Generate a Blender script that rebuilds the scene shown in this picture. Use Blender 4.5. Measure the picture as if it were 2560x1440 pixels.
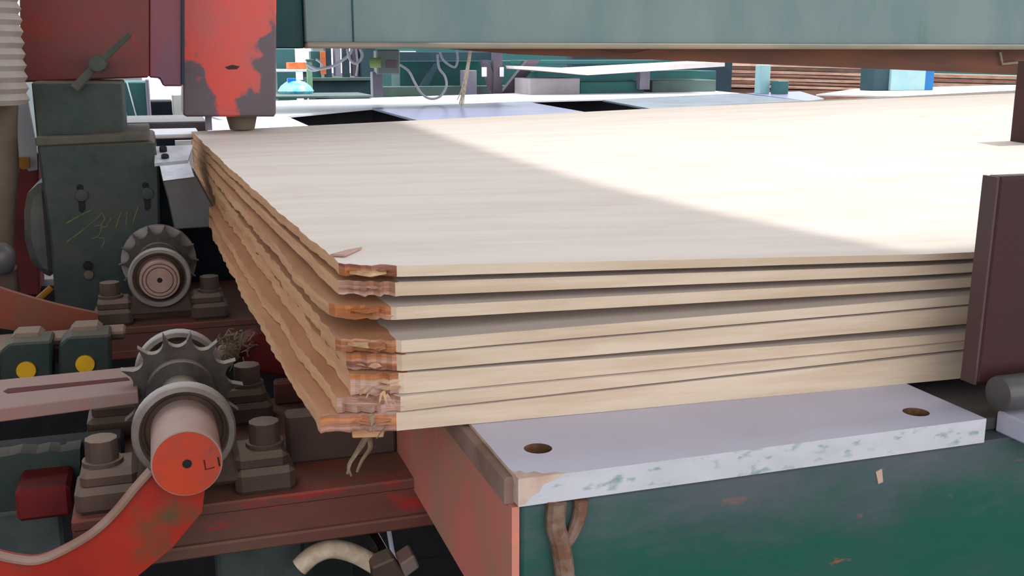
import bpy, bmesh, math, random
from mathutils import Vector, noise
random.seed(7)
S = bpy.context.scene
C = S.collection
for o in list(bpy.data.objects): bpy.data.objects.remove(o)

# ------------------------------------------------------------------ camera
FPX, HORIZON, CAMZ = 2650.0, 135.0, 1.21
PITCH = math.atan((720 - HORIZON) / FPX)
YAW = math.atan(900 / (FPX / math.cos(PITCH)))
cam = bpy.data.cameras.new('camera'); camo = bpy.data.objects.new('camera', cam); C.objects.link(camo)
cam.sensor_width = 36.0; cam.lens = 36.0 * FPX / 2560.0; cam.clip_start = 0.02; cam.clip_end = 200
camo.location = (0, 0, CAMZ); camo.rotation_euler = (math.pi / 2 - PITCH, 0, -YAW)
S.camera = camo
cam.dof.use_dof = False

# ------------------------------------------------------------------ light
world = bpy.data.worlds.new('world'); S.world = world; world.use_nodes = True
bg = world.node_tree.nodes['Background']
bg.inputs[0].default_value = (0.92, 0.95, 1.0, 1); bg.inputs[1].default_value = 1.25
sun = bpy.data.lights.new('sun', 'SUN'); suno = bpy.data.objects.new('sun', sun); C.objects.link(suno)
sun.energy = 1.35; sun.angle = math.radians(0.8); sun.color = (1.0, 0.98, 0.95)
SUN_ELEV = math.radians(62)
suno.rotation_euler = (0, math.pi / 2 - SUN_ELEV, 0)      # shines from +X, high
suno.location = (4, 2, 6)
S.view_settings.view_transform = 'Standard'; S.view_settings.look = 'None'
S.view_settings.exposure = 0.9; S.view_settings.gamma = 1.0
S.view_settings.use_curve_mapping = False

# ------------------------------------------------------------------ helpers
cp, sp = math.cos(PITCH), math.sin(PITCH)
def ray(px, py):
    u = (px - 1280) / FPX; v = (720 - py) / FPX
    fw = cp + v * sp
    return Vector((fw * math.sin(YAW) + u * math.cos(YAW), fw * math.cos(YAW) - u * math.sin(YAW), -sp + v * cp))
def PZ(px, py, z):
    a = ray(px, py); t = (z - CAMZ) / a.z; return Vector((a.x * t, a.y * t, z))
def PY(px, py, Y):
    a = ray(px, py); t = Y / a.y; return Vector((a.x * t, Y, CAMZ + a.z * t))
def PX(px, py, X):
    a = ray(px, py); t = X / a.x; return Vector((X, a.y * t, CAMZ + a.z * t))

def lin(r, g, b):
    f = lambda c: (c / 12.92 if c <= 0.04045 else ((c + 0.055) / 1.055) ** 2.4)
    return (f(r / 255), f(g / 255), f(b / 255), 1)

MATS = {}
DARK = {k: .55 for k in ('green_table red_side brown_post brown_post_light cast_dusty bearing_inner sprocket_steel orange_guard orange_dull beam_redbrown bar_pink '
    'slot_red dark_red darkest dark_green grey_green gearbox_green gearbox_lip red_panel red_panel_side seam_dark lever cloth_cream motor_grey steel_plate blue_black '
    'hole_wood dried_glue rim_dusty shaft_face shaft_dusty cast_rim beam_dark rust_flange chalk yellow yellow_orange shaving rope').split()}
DARK.update({'cast_rim': .72, 'beam_grey': .88, 'beam_lip': .7, 'hose_white': .52, 'cloth_cream': .45, 'cast_dusty': .5, 'gearbox_green': .5, 'red_panel': .5, 'sheet_white': .7, 'yellow': .8, 'shaft_face': .62, 'red_side': 1.25, 'shaft_dusty': .75, 'brown_post': .5, 'machine_green': .8, 'beam_redbrown': .8, 'dark_red': .85, 'rope': 1.0, 'rust_flange': .7, 'hole_wood': .7})
def mat(name, col, col2=None, scale=8.0, lo=.45, hi=.6, rough=.6, metal=0.0, dust=None, dust_amt=0.0, bump=0.15,
        stretch=(1, 1, 1), spec=.3, col3=None, lo3=.6, hi3=.66, scale3=25, grime=None):
    """noise-mixed paint: base colour, worn colour, a third chipped colour, and dust lying on upward faces"""
    k_ = DARK.get(name, 1.0); sc_ = lambda c: c if c is None else (c[0] * k_, c[1] * k_, c[2] * k_, 1)
    col, col2, col3, dust = sc_(col), sc_(col2), sc_(col3), sc_(dust)
    m = bpy.data.materials.new(name); m.use_nodes = True; nt = m.node_tree; N = nt.nodes; L = nt.links
    b = N['Principled BSDF']; b.inputs['Roughness'].default_value = rough; b.inputs['Metallic'].default_value = metal
    b.inputs['Specular IOR Level'].default_value = spec
    geo = N.new('ShaderNodeNewGeometry')
    mp = N.new('ShaderNodeMapping'); mp.inputs['Scale'].default_value = stretch; L.new(geo.outputs['Position'], mp.inputs[0])
    def nz(s, det=6, rg=.6):
        n = N.new('ShaderNodeTexNoise'); n.inputs['Scale'].default_value = s; n.inputs['Detail'].default_value = det
        n.inputs['Roughness'].default_value = rg; L.new(mp.outputs[0], n.inputs['Vector']); return n.outputs['Fac']
    def rng(src, a, c):
        r = N.new('ShaderNodeMapRange'); r.inputs[1].default_value = a; r.inputs[2].default_value = c; L.new(src, r.inputs[0]); return r.outputs[0]
    def mix(fac, A, B):
        x = N.new('ShaderNodeMix'); x.data_type = 'RGBA'; L.new(fac, x.inputs[0])
        for i, q in ((6, A), (7, B)):
            if isinstance(q, tuple): x.inputs[i].default_value = q
            else: L.new(q, x.inputs[i])
        return x.outputs[2]
    cur = col
    if col2: cur = mix(rng(nz(scale), lo, hi), cur, col2)
    if col3: cur = mix(rng(nz(scale3, 4), lo3, hi3), cur, col3)
    if grime:      # settled dust film that thins out downwards below the pad, with a ragged border
        sz = N.new('ShaderNodeSeparateXYZ'); L.new(geo.outputs['Position'], sz.inputs[0])
        ma = N.new('ShaderNodeMath'); ma.operation = 'MULTIPLY_ADD'; L.new(nz(18, 8, .7), ma.inputs[0]); ma.inputs[1].default_value = .16; L.new(sz.outputs[2], ma.inputs[2])
        cur = mix(rng(ma.outputs[0], grime[0], grime[1]), cur, sc_(grime[2]))
    if dust:
        sep = N.new('ShaderNodeSeparateXYZ'); L.new(geo.outputs['Normal'], sep.inputs[0])
        up = rng(sep.outputs[2], .25, .95)
        d0 = rng(nz(60, 4), .2, .7)
        mul = N.new('ShaderNodeMath'); mul.operation = 'MULTIPLY'; L.new(up, mul.inputs[0]); mul.inputs[1].default_value = dust_amt
        ad = N.new('ShaderNodeMath'); ad.operation = 'MULTIPLY_ADD'; L.new(d0, ad.inputs[0]); ad.inputs[1].default_value = dust_amt * .18; L.new(mul.outputs[0], ad.inputs[2])
        ad.use_clamp = True
        cur = mix(ad.outputs[0], cur, dust)
    if isinstance(cur, tuple): b.inputs['Base Color'].default_value = cur
    else: L.new(cur, b.inputs['Base Color'])
    if bump:
        bp = N.new('ShaderNodeBump'); bp.inputs['Strength'].default_value = bump; bp.inputs['Distance'].default_value = .002
        L.new(nz(120, 3), bp.inputs['Height']); L.new(bp.outputs[0], b.inputs['Normal'])
    MATS[name] = m; return m

DUST = lin(190, 160, 140)
mat('green_table', lin(22, 108, 88), lin(74, 100, 100), 7, .42, .66, .55, dust=lin(150, 145, 150), dust_amt=.12, col3=lin(170, 110, 85), lo3=.645, hi3=.68, scale3=34, stretch=(.6, 1, 1.4), grime=(.895, .985, lin(120, 122, 130)))
mat('red_side', lin(196, 110, 100), lin(165, 120, 100), 9, .4, .62, .6, col3=lin(205, 130, 80), lo3=.6, hi3=.75, scale3=14)
mat('pad_white', lin(203, 201, 220), lin(193, 191, 208), 6, .4, .7, .38, bump=.05, spec=.4)
mat('pad_edge', lin(200, 198, 204), lin(188, 187, 190), 30, .4, .7, .5, col3=lin(140, 158, 152), lo3=.56, hi3=.68, scale3=70, bump=.1, stretch=(.7, 1, 1.6))
mat('pad_dust', lin(205, 180, 165), lin(190, 158, 140), 40, .4, .6, .9)
mat('hole_wood', lin(150, 105, 75), lin(110, 75, 55), 80, .4, .6, .9)
mat('dried_glue', lin(150, 105, 80), lin(185, 160, 145), 30, .45, .6, .7, bump=.4)
mat('brown_post', lin(92, 44, 42), lin(80, 46, 46), 6, .4, .7, .6)
mat('brown_post_light', lin(116, 88, 86), lin(104, 74, 70), 6, .4, .7, .6)
mat('cast_dusty', lin(108, 82, 72), lin(86, 66, 60), 30, .4, .6, .75, dust=DUST, dust_amt=.75)
mat('cast_rim', lin(150, 138, 130), lin(120, 105, 95), 20, .4, .65, .45, metal=.0, dust=lin(205, 195, 190), dust_amt=.7, bump=.05)
mat('bearing_inner', lin(105, 78, 62), lin(80, 62, 52), 30, .4, .6, .8)
mat('sprocket_steel', lin(50, 40, 40), lin(62, 50, 46), 20, .4, .6, .6, dust=lin(200, 185, 170), dust_amt=.9)
mat('shaft_dusty', lin(185, 150, 138), lin(160, 120, 100), 25, .4, .65, .8, dust=lin(215, 185, 175), dust_amt=.6)
mat('shaft_face', lin(225, 75, 40), lin(195, 80, 60), 30, .45, .65, .6, col3=lin(150, 60, 50), lo3=.62, hi3=.7, scale3=60)
mat('orange_guard', lin(205, 52, 26), lin(185, 40, 24), 8, .4, .6, .55, col3=lin(120, 85, 55), lo3=.56, hi3=.68, scale3=13)
mat('orange_dull', lin(170, 72, 48), lin(150, 85, 62), 18, .4, .6, .7, dust=DUST, dust_amt=.3)
mat('rim_dusty', lin(200, 165, 150), lin(180, 140, 120), 20, .4, .6, .8)
mat('beam_redbrown', lin(116, 62, 54), lin(100, 70, 58), 14, .4, .62, .7, col3=lin(175, 34, 34), lo3=.54, hi3=.62, scale3=16, dust=lin(160, 115, 95), dust_amt=.55, stretch=(.5, 1, 1.5))
mat('bar_pink', lin(190, 135, 125), lin(170, 150, 140), 10, .4, .6, .7, dust=lin(205, 165, 155), dust_amt=.5)
mat('slot_red', lin(120, 30, 22), lin(90, 26, 20), 30, .4, .6, .8)
mat('dark_red', lin(110, 22, 24), lin(80, 18, 20), 9, .4, .6, .6)
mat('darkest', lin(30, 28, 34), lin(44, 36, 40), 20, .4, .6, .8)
mat('dark_green', lin(40, 62, 58), lin(60, 66, 58), 14, .4, .65, .7, dust=lin(140, 125, 105), dust_amt=.45)
mat('grey_green', lin(88, 98, 96), lin(72, 82, 80), 25, .4, .6, .7, dust=lin(130, 125, 118), dust_amt=.4)
mat('gearbox_green', lin(48, 72, 66), lin(72, 78, 70), 12, .42, .64, .6, dust=lin(165, 140, 120), dust_amt=.6, col3=lin(38, 56, 66), lo3=.55, hi3=.7, scale3=9)
mat('gearbox_lip', lin(120, 108, 90), lin(96, 96, 84), 20, .4, .6, .8)
mat('red_panel', lin(160, 60, 52), lin(126, 74, 70), 5, .42, .62, .5, col3=lin(175, 55, 30), lo3=.55, hi3=.7, scale3=7)
mat('red_panel_side', lin(160, 80, 92), lin(112, 96, 130), 7, .45, .6, .4, stretch=(1, 1, .3))  # mauve and lilac put the glare on the red panel into its colour
mat('seam_dark', lin(20, 48, 66), None, rough=.5)
mat('lever', lin(96, 92, 84), lin(74, 82, 70), 12, .4, .6, .6)
mat('hose_white', lin(205, 190, 180), lin(190, 172, 160), 14, .4, .6, .7)
mat('cloth_cream', lin(165, 142, 122), lin(140, 118, 100), 9, .4, .65, .9)
mat('sheet_white', lin(205, 205, 212), lin(195, 192, 195), 14, .4, .6, .6)
mat('yellow', lin(235, 180, 20), lin(220, 160, 15), 30, .4, .6, .5)
mat('yellow_orange', lin(200, 130, 30), None, rough=.6)
mat('motor_grey', lin(118, 112, 104), lin(100, 96, 90), 12, .4, .6, .6)
mat('steel_plate', lin(120, 116, 116), lin(108, 98, 96), 12, .4, .6, .45, metal=.3, dust=lin(150, 145, 145), dust_amt=.3)
mat('steel_glare', lin(225, 228, 235), lin(205, 208, 218), 30, .4, .62, .3, metal=.25)  # near-white colour paints the bright reflection on the guide bracket
mat('chrome', lin(210, 210, 210), None, rough=.2, metal=1.0, bump=0)
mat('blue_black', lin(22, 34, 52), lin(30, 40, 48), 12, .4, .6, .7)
mat('beam_grey', lin(120, 138, 138), lin(104, 128, 128), 3.0, .4, .64, .5, stretch=(2, 1, .6), col3=lin(86, 118, 112), lo3=.62, hi3=.8, scale3=7)
mat('beam_dark', lin(14, 84, 84), lin(24, 96, 94), 5, .4, .6, .5)
mat('beam_lip', lin(175, 160, 142), lin(150, 145, 132), 8, .4, .6, .7, stretch=(.4, 1, 1))
mat('rust_flange', lin(128, 84, 66), lin(104, 74, 62), 9, .4, .62, .8, stretch=(.4, 1, 2))
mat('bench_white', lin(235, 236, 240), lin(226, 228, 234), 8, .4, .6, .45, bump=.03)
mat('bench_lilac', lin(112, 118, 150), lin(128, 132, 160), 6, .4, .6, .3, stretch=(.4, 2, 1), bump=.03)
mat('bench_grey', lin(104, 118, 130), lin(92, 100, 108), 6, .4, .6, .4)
mat('machine_green', lin(50, 122, 116), lin(66, 112, 116), 3, .4, .6, .5)
mat('machine_dark', lin(48, 76, 84), lin(40, 60, 74), 3, .4, .6, .6)
mat('machine_dull', lin(92, 112, 104), lin(80, 94, 92), 4, .4, .6, .6)
mat('post_grey', lin(150, 145, 160), lin(130, 126, 142), 8, .4, .6, .6)
mat('box_grey', lin(158, 164, 160), lin(150, 154, 150), 8, .4, .6, .6)
mat('box_label', lin(150, 125, 135), None, rough=.6)
mat('button_green', lin(170, 190, 120), None, rough=.5)
mat('cable_pale', lin(236, 232, 245), None, rough=.6, bump=0)
mat('rope', lin(215, 195, 170), lin(190, 165, 140), 60, .4, .6, .9)
mat('brown_brace', lin(98, 86, 96), lin(88, 80, 94), 8, .4, .6, .7)
mat('board_white', lin(236, 226, 222), lin(225, 215, 210), 8, .4, .6, .6)
mat('board_brown', lin(160, 118, 100), lin(136, 100, 90), 10, .4, .6, .8, stretch=(.4, 1, 3))
mat('board_pale', lin(205, 165, 145), lin(180, 140, 120), 10, .4, .6, .8, stretch=(.4, 1, 3))
mat('carton', lin(165, 158, 160), lin(150, 144, 146), 6, .4, .6, .8)
mat('cyan_pale', lin(150, 190, 195), lin(160, 195, 198), 12, .4, .6, .6)
mat('blue_paint', lin(30, 110, 175), None, rough=.5)
mat('blue_bag', lin(90, 195, 235), lin(160, 225, 245), 25, .4, .6, .25, bump=.4)
mat('blue_deep', lin(20, 125, 215), None, rough=.4)
mat('green_pole', lin(140, 185, 150), lin(120, 170, 135), 8, .4, .6, .6)
mat('orange_crate', lin(210, 120, 70), lin(190, 100, 60), 20, .4, .6, .7)
mat('wall_paint', lin(150, 158, 158), lin(130, 140, 142), 1.2, .4, .6, .8)
mat('roof_sheet', lin(120, 122, 122), lin(105, 105, 104), 1.5, .4, .6, .8)
mat('concrete', lin(70, 66, 64), lin(52, 50, 50), 3, .4, .65, .9, bump=.3)
mat('torn_wood', lin(196, 122, 62), lin(136, 84, 70), 22, .40, .60, .85, stretch=(.25, .25, 6), bump=.5, col3=lin(196, 160, 145), lo3=.46, hi3=.66, scale3=16)
mat('ply_side', lin(216, 166, 124), lin(196, 140, 100), 26, .4, .66, .85, stretch=(1, .25, 3.2), col3=lin(212, 142, 66), lo3=.66, hi3=.8, scale3=14, bump=.35)
mat('ply_margin', lin(198, 146, 108), lin(178, 124, 88), 16, .4, .66, .85, stretch=(1, .3, 1), col3=lin(205, 150, 80), lo3=.64, hi3=.8, scale3=16, bump=.3)
mat('ply_front', lin(214, 192, 168), lin(198, 172, 146), 10, .4, .62, .8, stretch=(.5, 1, 6), bump=.2)
mat('ply_face', lin(222, 208, 198), lin(214, 199, 186), 5, .42, .62, .75, stretch=(.7, 5, 1), col3=lin(206, 188, 168), lo3=.62, hi3=.78, scale3=7, bump=.05)
mat('splinter', lin(215, 180, 140), lin(185, 140, 100), 60, .4, .6, .85)
mat('shaving', lin(190, 165, 135), lin(160, 135, 105), 60, .4, .6, .9)
mat('chalk', lin(140, 138, 84), lin(118, 114, 84), 60, .4, .6, .9)
mat('wire_dark', lin(40, 40, 46), None, rough=.6, bump=0)

def wloc(o):
    v = Vector((0, 0, 0))
    while o: v += o.location; o = o.parent
    return v
def tag(o, label=None, cat=None, group=None, kind=None):
    if label: o['label'] = label
    if cat: o['category'] = cat
    if group: o['group'] = group
    if kind: o['kind'] = kind
    return o
def thing(name, loc, label, cat, group=None):
    o = bpy.data.objects.new(name, None); C.objects.link(o); o.location = loc; o.empty_display_size = .05
    return tag(o, label, cat, group)
def obj(name, vf, m, parent=None, smooth=False, mats=None, mi=None):
    """link one mesh object from world-space vertices; its origin is its parent's base or its own base centre"""
    V, F = vf
    V = [Vector(v) for v in V]
    if parent: base = wloc(parent); loc = Vector((0, 0, 0))
    else:
        lo = Vector([min(v[i] for v in V) for i in range(3)]); hi = Vector([max(v[i] for v in V) for i in range(3)])
        base = Vector(((lo.x + hi.x) / 2, (lo.y + hi.y) / 2, lo.z)); loc = base
    me = bpy.data.meshes.new(name); me.from_pydata([v - base for v in V], [], F)
    for k in (mats or [m]): me.materials.append(MATS[k])
    if mi: me.polygons.foreach_set('material_index', mi)
    bm = bmesh.new(); bm.from_mesh(me); bmesh.ops.recalc_face_normals(bm, faces=bm.faces); bm.to_mesh(me); bm.free()
    if smooth:
        for p in me.polygons: p.use_smooth = True
        me.set_sharp_from_angle(angle=math.radians(35))
    o = bpy.data.objects.new(name, me); C.objects.link(o); o.location = loc; o.parent = parent
    return o
def bmvf(bm):
    bm.verts.index_update(); V = [v.co.copy() for v in bm.verts]; F = [[v.index for v in f.verts] for f in bm.faces]; bm.free(); return V, F
def bevelled(V, F, w, seg=1):
    bm = bmesh.new(); vs = [bm.verts.new(v) for v in V]
    for f in F: bm.faces.new([vs[i] for i in f])
    bmesh.ops.recalc_face_normals(bm, faces=bm.faces)
    if w > 0:
        ed = [e for e in bm.edges if len(e.link_faces) == 2 and e.calc_face_angle() > .6]
        bmesh.ops.bevel(bm, geom=ed, offset=w, segments=seg, affect='EDGES', profile=.6)
    return bmvf(bm)
def box(x0, x1, y0, y1, z0, z1, w=.002):
    V = [(x, y, z) for z in (z0, z1) for y in (y0, y1) for x in (x0, x1)]
    F = [(0, 1, 3, 2), (4, 6, 7, 5), (0, 4, 5, 1), (2, 3, 7, 6), (0, 2, 6, 4), (1, 5, 7, 3)]
    return bevelled(V, F, min(w, .45 * min(abs(x1 - x0), abs(y1 - y0), abs(z1 - z0))))
def prism(poly, d, w=0.0):
    """3-D polygon extruded by vector d"""
    d = Vector(d); n = len(poly); V = [Vector(p) for p in poly] + [Vector(p) + d for p in poly]
    F = [tuple(range(n)), tuple(range(2 * n - 1, n - 1, -1))] + [(i, (i + 1) % n, n + (i + 1) % n, n + i) for i in range(n)]
    return bevelled(V, F, w)
def facebox(px0, py0, px1, py1, Y, depth, w=.002):
    """box whose front face at world Y spans these photograph corners"""
    a = PY(px0, (py0 + py1) / 2, Y); b = PY(px1, (py0 + py1) / 2, Y); xm = (px0 + px1) / 2
    z1 = PY(xm, py0, Y).z; z0 = PY(xm, py1, Y).z
    return box(a.x, b.x, Y, Y + depth, z0, z1, w)
def pypoly(pts, Y, depth, w=0.0): return prism([PY(x, y, Y) for x, y in pts], (0, depth, 0), w)
def frame_of(d):
    d = Vector(d).normalized(); a = Vector((0, 0, 1)) if abs(d.z) < .9 else Vector((1, 0, 0))
    u = d.cross(a).normalized(); return u, d.cross(u).normalized()
def cyl(p0, p1, r0, r1=None, n=24, w=0.0):
    p0 = Vector(p0); p1 = Vector(p1); r1 = r0 if r1 is None else r1; u, v = frame_of(p1 - p0)
    V = []
    for p, r in ((p0, r0), (p1, r1)): V += [p + (u * math.cos(2 * math.pi * i / n) + v * math.sin(2 * math.pi * i / n)) * r for i in range(n)]
    F = [tuple(range(n)), tuple(range(2 * n - 1, n - 1, -1))] + [(i, (i + 1) % n, n + (i + 1) % n, n + i) for i in range(n)]
    return bevelled(V, F, w, 2) if w else (V, F)
def lathe(c, axis, prof, n=40):
    """profile of (distance along axis, radius) closed into a ring or solid"""
    c = Vector(c); axis = Vector(axis).normalized(); u, v = frame_of(axis); V = []; F = []; k = len(prof)
    for i in range(n):
        a = 2 * math.pi * i / n; q = u * math.cos(a) + v * math.sin(a)
        V += [c + axis * h + q * max(r, 1e-5) for h, r in prof]
    for i in range(n):
        j = (i + 1) % n
        for s in range(k): t = (s + 1) % k; F.append((i * k + s, j * k + s, j * k + t, i * k + t))
    return V, F
def smoothpath(pts, n=8):
    P = [Vector(p) for p in pts]; out = []
    for i in range(len(P) - 1):
        a = P[max(i - 1, 0)]; b = P[i]; c = P[i + 1]; d = P[min(i + 2, len(P) - 1)]
        for k in range(n):
            t = k / n
            out.append(.5 * (2 * b + (c - a) * t + (2 * a - 5 * b + 4 * c - d) * t * t + (3 * b - a - 3 * c + d) * t ** 3))
    out.append(P[-1]); return out
def tube(pts, r, n=8, taper=None):
    P = [Vector(p) for p in pts]; V = []; F = []; u0 = None
    for i, p in enumerate(P):
        d = (P[min(i + 1, len(P) - 1)] - P[max(i - 1, 0)]).normalized()
        if u0 is None: u, v = frame_of(d)
        else: u = (u0 - d * u0.dot(d)).normalized(); v = d.cross(u)
        u0 = u; rr = r if taper is None else r * (1 + (taper - 1) * i / (len(P) - 1))
        V += [p + (u * math.cos(2 * math.pi * k / n) + v * math.sin(2 * math.pi * k / n)) * rr for k in range(n)]
    for i in range(len(P) - 1):
        for k in range(n): F.append((i * n + k, i * n + (k + 1) % n, (i + 1) * n + (k + 1) % n, (i + 1) * n + k))
    F.append(tuple(range(n - 1, -1, -1))); F.append(tuple(range((len(P) - 1) * n, len(P) * n)))
    return V, F
def join(*vfs):
    V = []; F = []
    for v, f in vfs:
        k = len(V); V += list(v); F += [tuple(i + k for i in q) for q in f]
    return V, F
def dup(src, parent, delta=(0, 0, 0)):
    """copy a part (and its own children) onto another thing"""
    c = src.copy(); C.objects.link(c); c.parent = parent; c.location = src.location + Vector(delta)
    for ch in src.children: g = ch.copy(); C.objects.link(g); g.parent = c
    return c
def struct(name, vf, m): return tag(obj(name, vf, m), kind='structure')

# ------------------------------------------------------------------ the hall
struct('floor', box(-8, 14, -6, 16, -.1, 0, 0), 'concrete')
SH = 4.2
def roof_x(x, z): return x + (SH - z) / math.tan(SUN_ELEV)
edge = [(.535, 2.75, 1.055), (.53, 2.4, 1.052), (.545, 1.7, 1.045), (.56, 1.3, 1.035), (.60, 1.05, 1.025), (.66, .83, 1.01)]
rp_ = [Vector((roof_x(x, z), y, SH)) for x, y, z in edge]
struct('shade_roof', join(prism([Vector((-8, -2.5, SH)), Vector((rp_[-1].x, -2.5, SH))] + rp_[::-1] + [Vector((-8, 2.75, SH))], (0, 0, .05)), box(rp_[-1].x, 14, -2.5, .825, SH, SH + .05, 0)), 'roof_sheet')  # unseen roof, added and cut so its edge casts the shade line
struct('light_block_left', box(-2.0, -1.85, -.2, 2.75, 0, SH, 0), 'wall_paint')  # unseen wall, added and sized to cut ambient light from the left
dxa, dxb = PY(355, 200, 15).x, PY(785, 200, 15).x      # open doorway to the yard
wb = join(box(-8, dxa, 15, 15.2, 0, .95, 0), box(dxb, 14, 15, 15.2, 0, .95, 0), box(-8, 14, 15, 15.2, 2.6, 4.2, 0), box(dxa - .15, dxa, 15, 15.2, .95, 2.6, 0), box(dxb, dxb + .15, 15, 15.2, .95, 2.6, 0),
          *[box(x, x + .5, 15, 15.2, .95, 2.6, 0) for x in (-8, -4, 5.5, 8.6, 11.5, 13.5)])
struct('wall_back', wb, 'wall_paint')

# ------------------------------------------------------------------ plywood stack
YN_L, YN_R = .832, .806
FRONT_L = [(662, 690), (703, 738), (765, 797), (850, 881), (886, 926), (931, 983), (989, 1026), (1030, 1074)]
FRONT_R = [(634, 650), (661, 684), (697, 721), (741, 764), (770, 813), (833, 854), (859, 876), (883, 948)]
LEFT_PX = [(838, 650), (840, 694), (824, 768), (838, 845), (864, 880), (872, 928), (836, 985), (800, 1040)]
YOFF = [0, .010, .012, .005, .004, .005, .001, 0]
FAR_Z = [(1.047, 1.034), (1.032, 1.020), (1.018, 1.005), (1.003, .988), (.986, .970), (.968, .952), (.950, .934), (.932, .915)]
ORD = ['topmost', 'second from the top', 'third from the top', 'fourth from the top', 'fifth from the top', 'third from the bottom', 'second from the bottom', 'bottom']
def sheet(i):
    zl1, zl0 = [PY(1020, y, YN_L + YOFF[i]).z for y in FRONT_L[i]]
    zr1, zr0 = [PY(2380, y, YN_R + YOFF[i]).z for y in FRONT_R[i]]
    xA, xB = .176, .705
    fz1, fz0 = FAR_Z[i]
    xn = PZ(LEFT_PX[i][0], LEFT_PX[i][1], zl1).x
    xf = .072 + random.uniform(-.006, .006)
    yfl = YN_L + YOFF[i]; yfr = YN_R + YOFF[i]
    rnd = random.uniform(0, 50)
    nu, nv = 56, 190
    us = [0] + [.022 * k / 14 for k in range(1, 15)] + [.022 + .978 * (k / (nu - 15)) ** 1.6 for k in range(1, nu - 15 + 1)]
    vs = [k / nv for k in range(nv + 1)]
    XR = 2.62
    def zpair(x, v):
        s = min(max((x - xA) / (xB - xA), 0), 1)
        n1 = zl1 + (zr1 - zl1) * s; n0 = zl0 + (zr0 - zl0) * s
        f1 = fz1 + .0245 * (x - .08); f0 = fz0 + .0245 * (x - .08)
        t = v; wob = .0005 * math.sin(v * 9 + rnd) * math.sin(x * 4 + rnd) * (4 * v * (1 - v)) if i else 0
        return n1 + (f1 - n1) * t + wob, n0 + (f0 - n0) * t + wob
    top = []; bot = []
    amp = .0016 if i < 2 else .0030
    for v in vs:
        sc = noise.noise(Vector((v * 70, rnd, 0))) * amp + noise.noise(Vector((v * 14, rnd, 3))) * amp * 1.3
        xl = xn + (xf - xn) * v - .010 * math.sin(math.pi * v) * (1 if i > 5 else .4) + sc
        rt = []; rb = []
        for u in us:
            x = xl + (XR - xl) * u
            yf = yfl + (yfr - yfl) * min(max((x - xA) / (xB - xA), -.1), 1) - .012 * max(0, x - xB)
            if x < xA + .004:      # torn corner: ragged and set back
                k = (xA + .004 - x) / .06
                yf += .026 * min(1, k) * (1 if i < 5 else .5) + .009 * (noise.noise(Vector((x * 160, rnd, 9))))
            else:
                yf += .0012 * noise.noise(Vector((x * 25, rnd, 5)))
            yb = 2.405 + .07 * (x - .08)
            y = yf + (yb - yf) * v
            a, b = zpair(x, v)
            if v == 0 and x < xA: b -= .002 * noise.noise(Vector((x * 120, rnd, 1)))
            rt.append((x, y, a)); rb.append((x, y, b))
        top.append(rt); bot.append(rb)
    NU = len(us); V = []; F = []; MI = []
    for r in top: V += r
    o2 = len(V)
    for r in bot: V += r
    for a in range(nv):
        for b in range(NU - 1):
            q = (a * NU + b, a * NU + b + 1, (a + 1) * NU + b + 1, (a + 1) * NU + b)
            F.append(q); MI.append(4 if (i and top[a][b][0] - top[a][0][0] < .045) else 0); F.append(tuple(o2 + k for k in reversed(q))); MI.append(0)
        F.append((a * NU, (a + 1) * NU, o2 + (a + 1) * NU, o2 + a * NU)); MI.append(1)
        e = NU - 1; F.append((a * NU + e, o2 + a * NU + e, o2 + (a + 1) * NU + e, (a + 1) * NU + e)); MI.append(2)
    for b in range(NU - 1):
        F.append((b, o2 + b, o2 + b + 1, b + 1)); MI.append(3 if top[0][b][0] < xA - .002 else 2)
        k = nv * NU; F.append((k + b, k + b + 1, o2 + k + b + 1, o2 + k + b)); MI.append(2)
    lab = ['topmost plywood sheet of the big stack, pale face half lit half shaded',
           'second plywood sheet from the top of the big stack, thin dark gap above it',
           'third plywood sheet from the top of the big stack, torn corner edge',
           'fourth plywood sheet of the big stack, just under the widest gap',
           'fifth plywood sheet from the top of the big stack',
           'plywood sheet of the big stack, third from the bottom',
           'plywood sheet of the big stack, second from the bottom',
           'bottom plywood sheet of the big stack, resting on the white pad and jutting left'][i]
    t = obj('plywood_sheet', (V, F), None, None, mats=['ply_face', 'ply_side', 'ply_front', 'torn_wood', 'ply_margin'], mi=MI, smooth=False)
    tag(t, lab, 'plywood', 'plywood sheets in the trimmed stack')
    # torn veneer flakes at the ragged corner
    for k in range(5 if i < 7 else 3):
        x0 = random.uniform(xn + .004, xA - .012); L_ = random.uniform(.018, .036); za = (zl1 + zl0) / 2 + random.uniform(-.003, .004)
        y0 = yfl + random.uniform(-.004, .014); hgt = random.uniform(.0006, .0014)
        fl = prism([(x0, y0 + .012, za), (x0 + L_ * .5, y0, za - hgt), (x0 + L_, y0 + random.uniform(-.002, .004), za), (x0 + L_ * .6, y0 + .004, za + hgt)], (.001, .006, .0012))
        obj('torn_veneer', fl, random.choice(['torn_wood', 'torn_wood', 'splinter']), t)
    return t
sheets = [sheet(i) for i in range(8)]
# upstanding split splinter and dark split on the top face near the torn corner
sp0 = PZ(826, 640, PY(1020, 662, YN_L).z + .0008); sp1 = PZ(905, 622, sp0.z)
obj('split_splinter', prism([sp0, PZ(862, 642, sp0.z), sp1, PZ(870, 628, sp0.z)], (0, 0, .0016)), 'torn_wood', sheets[0])
# loose slip below the bottom sheet, hanging past the pad
sl = prism([PZ(880, 1068, .899), PZ(958, 1066, .899), PZ(975, 1010, .899), PZ(872, 1005, .899)], (0, 0, -.010), .0008)
slo = obj('veneer_slip', sl, 'ply_side'); tag(slo, 'short loose slip of veneer sticking out below the bottom plywood sheet', 'veneer strip')

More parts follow.
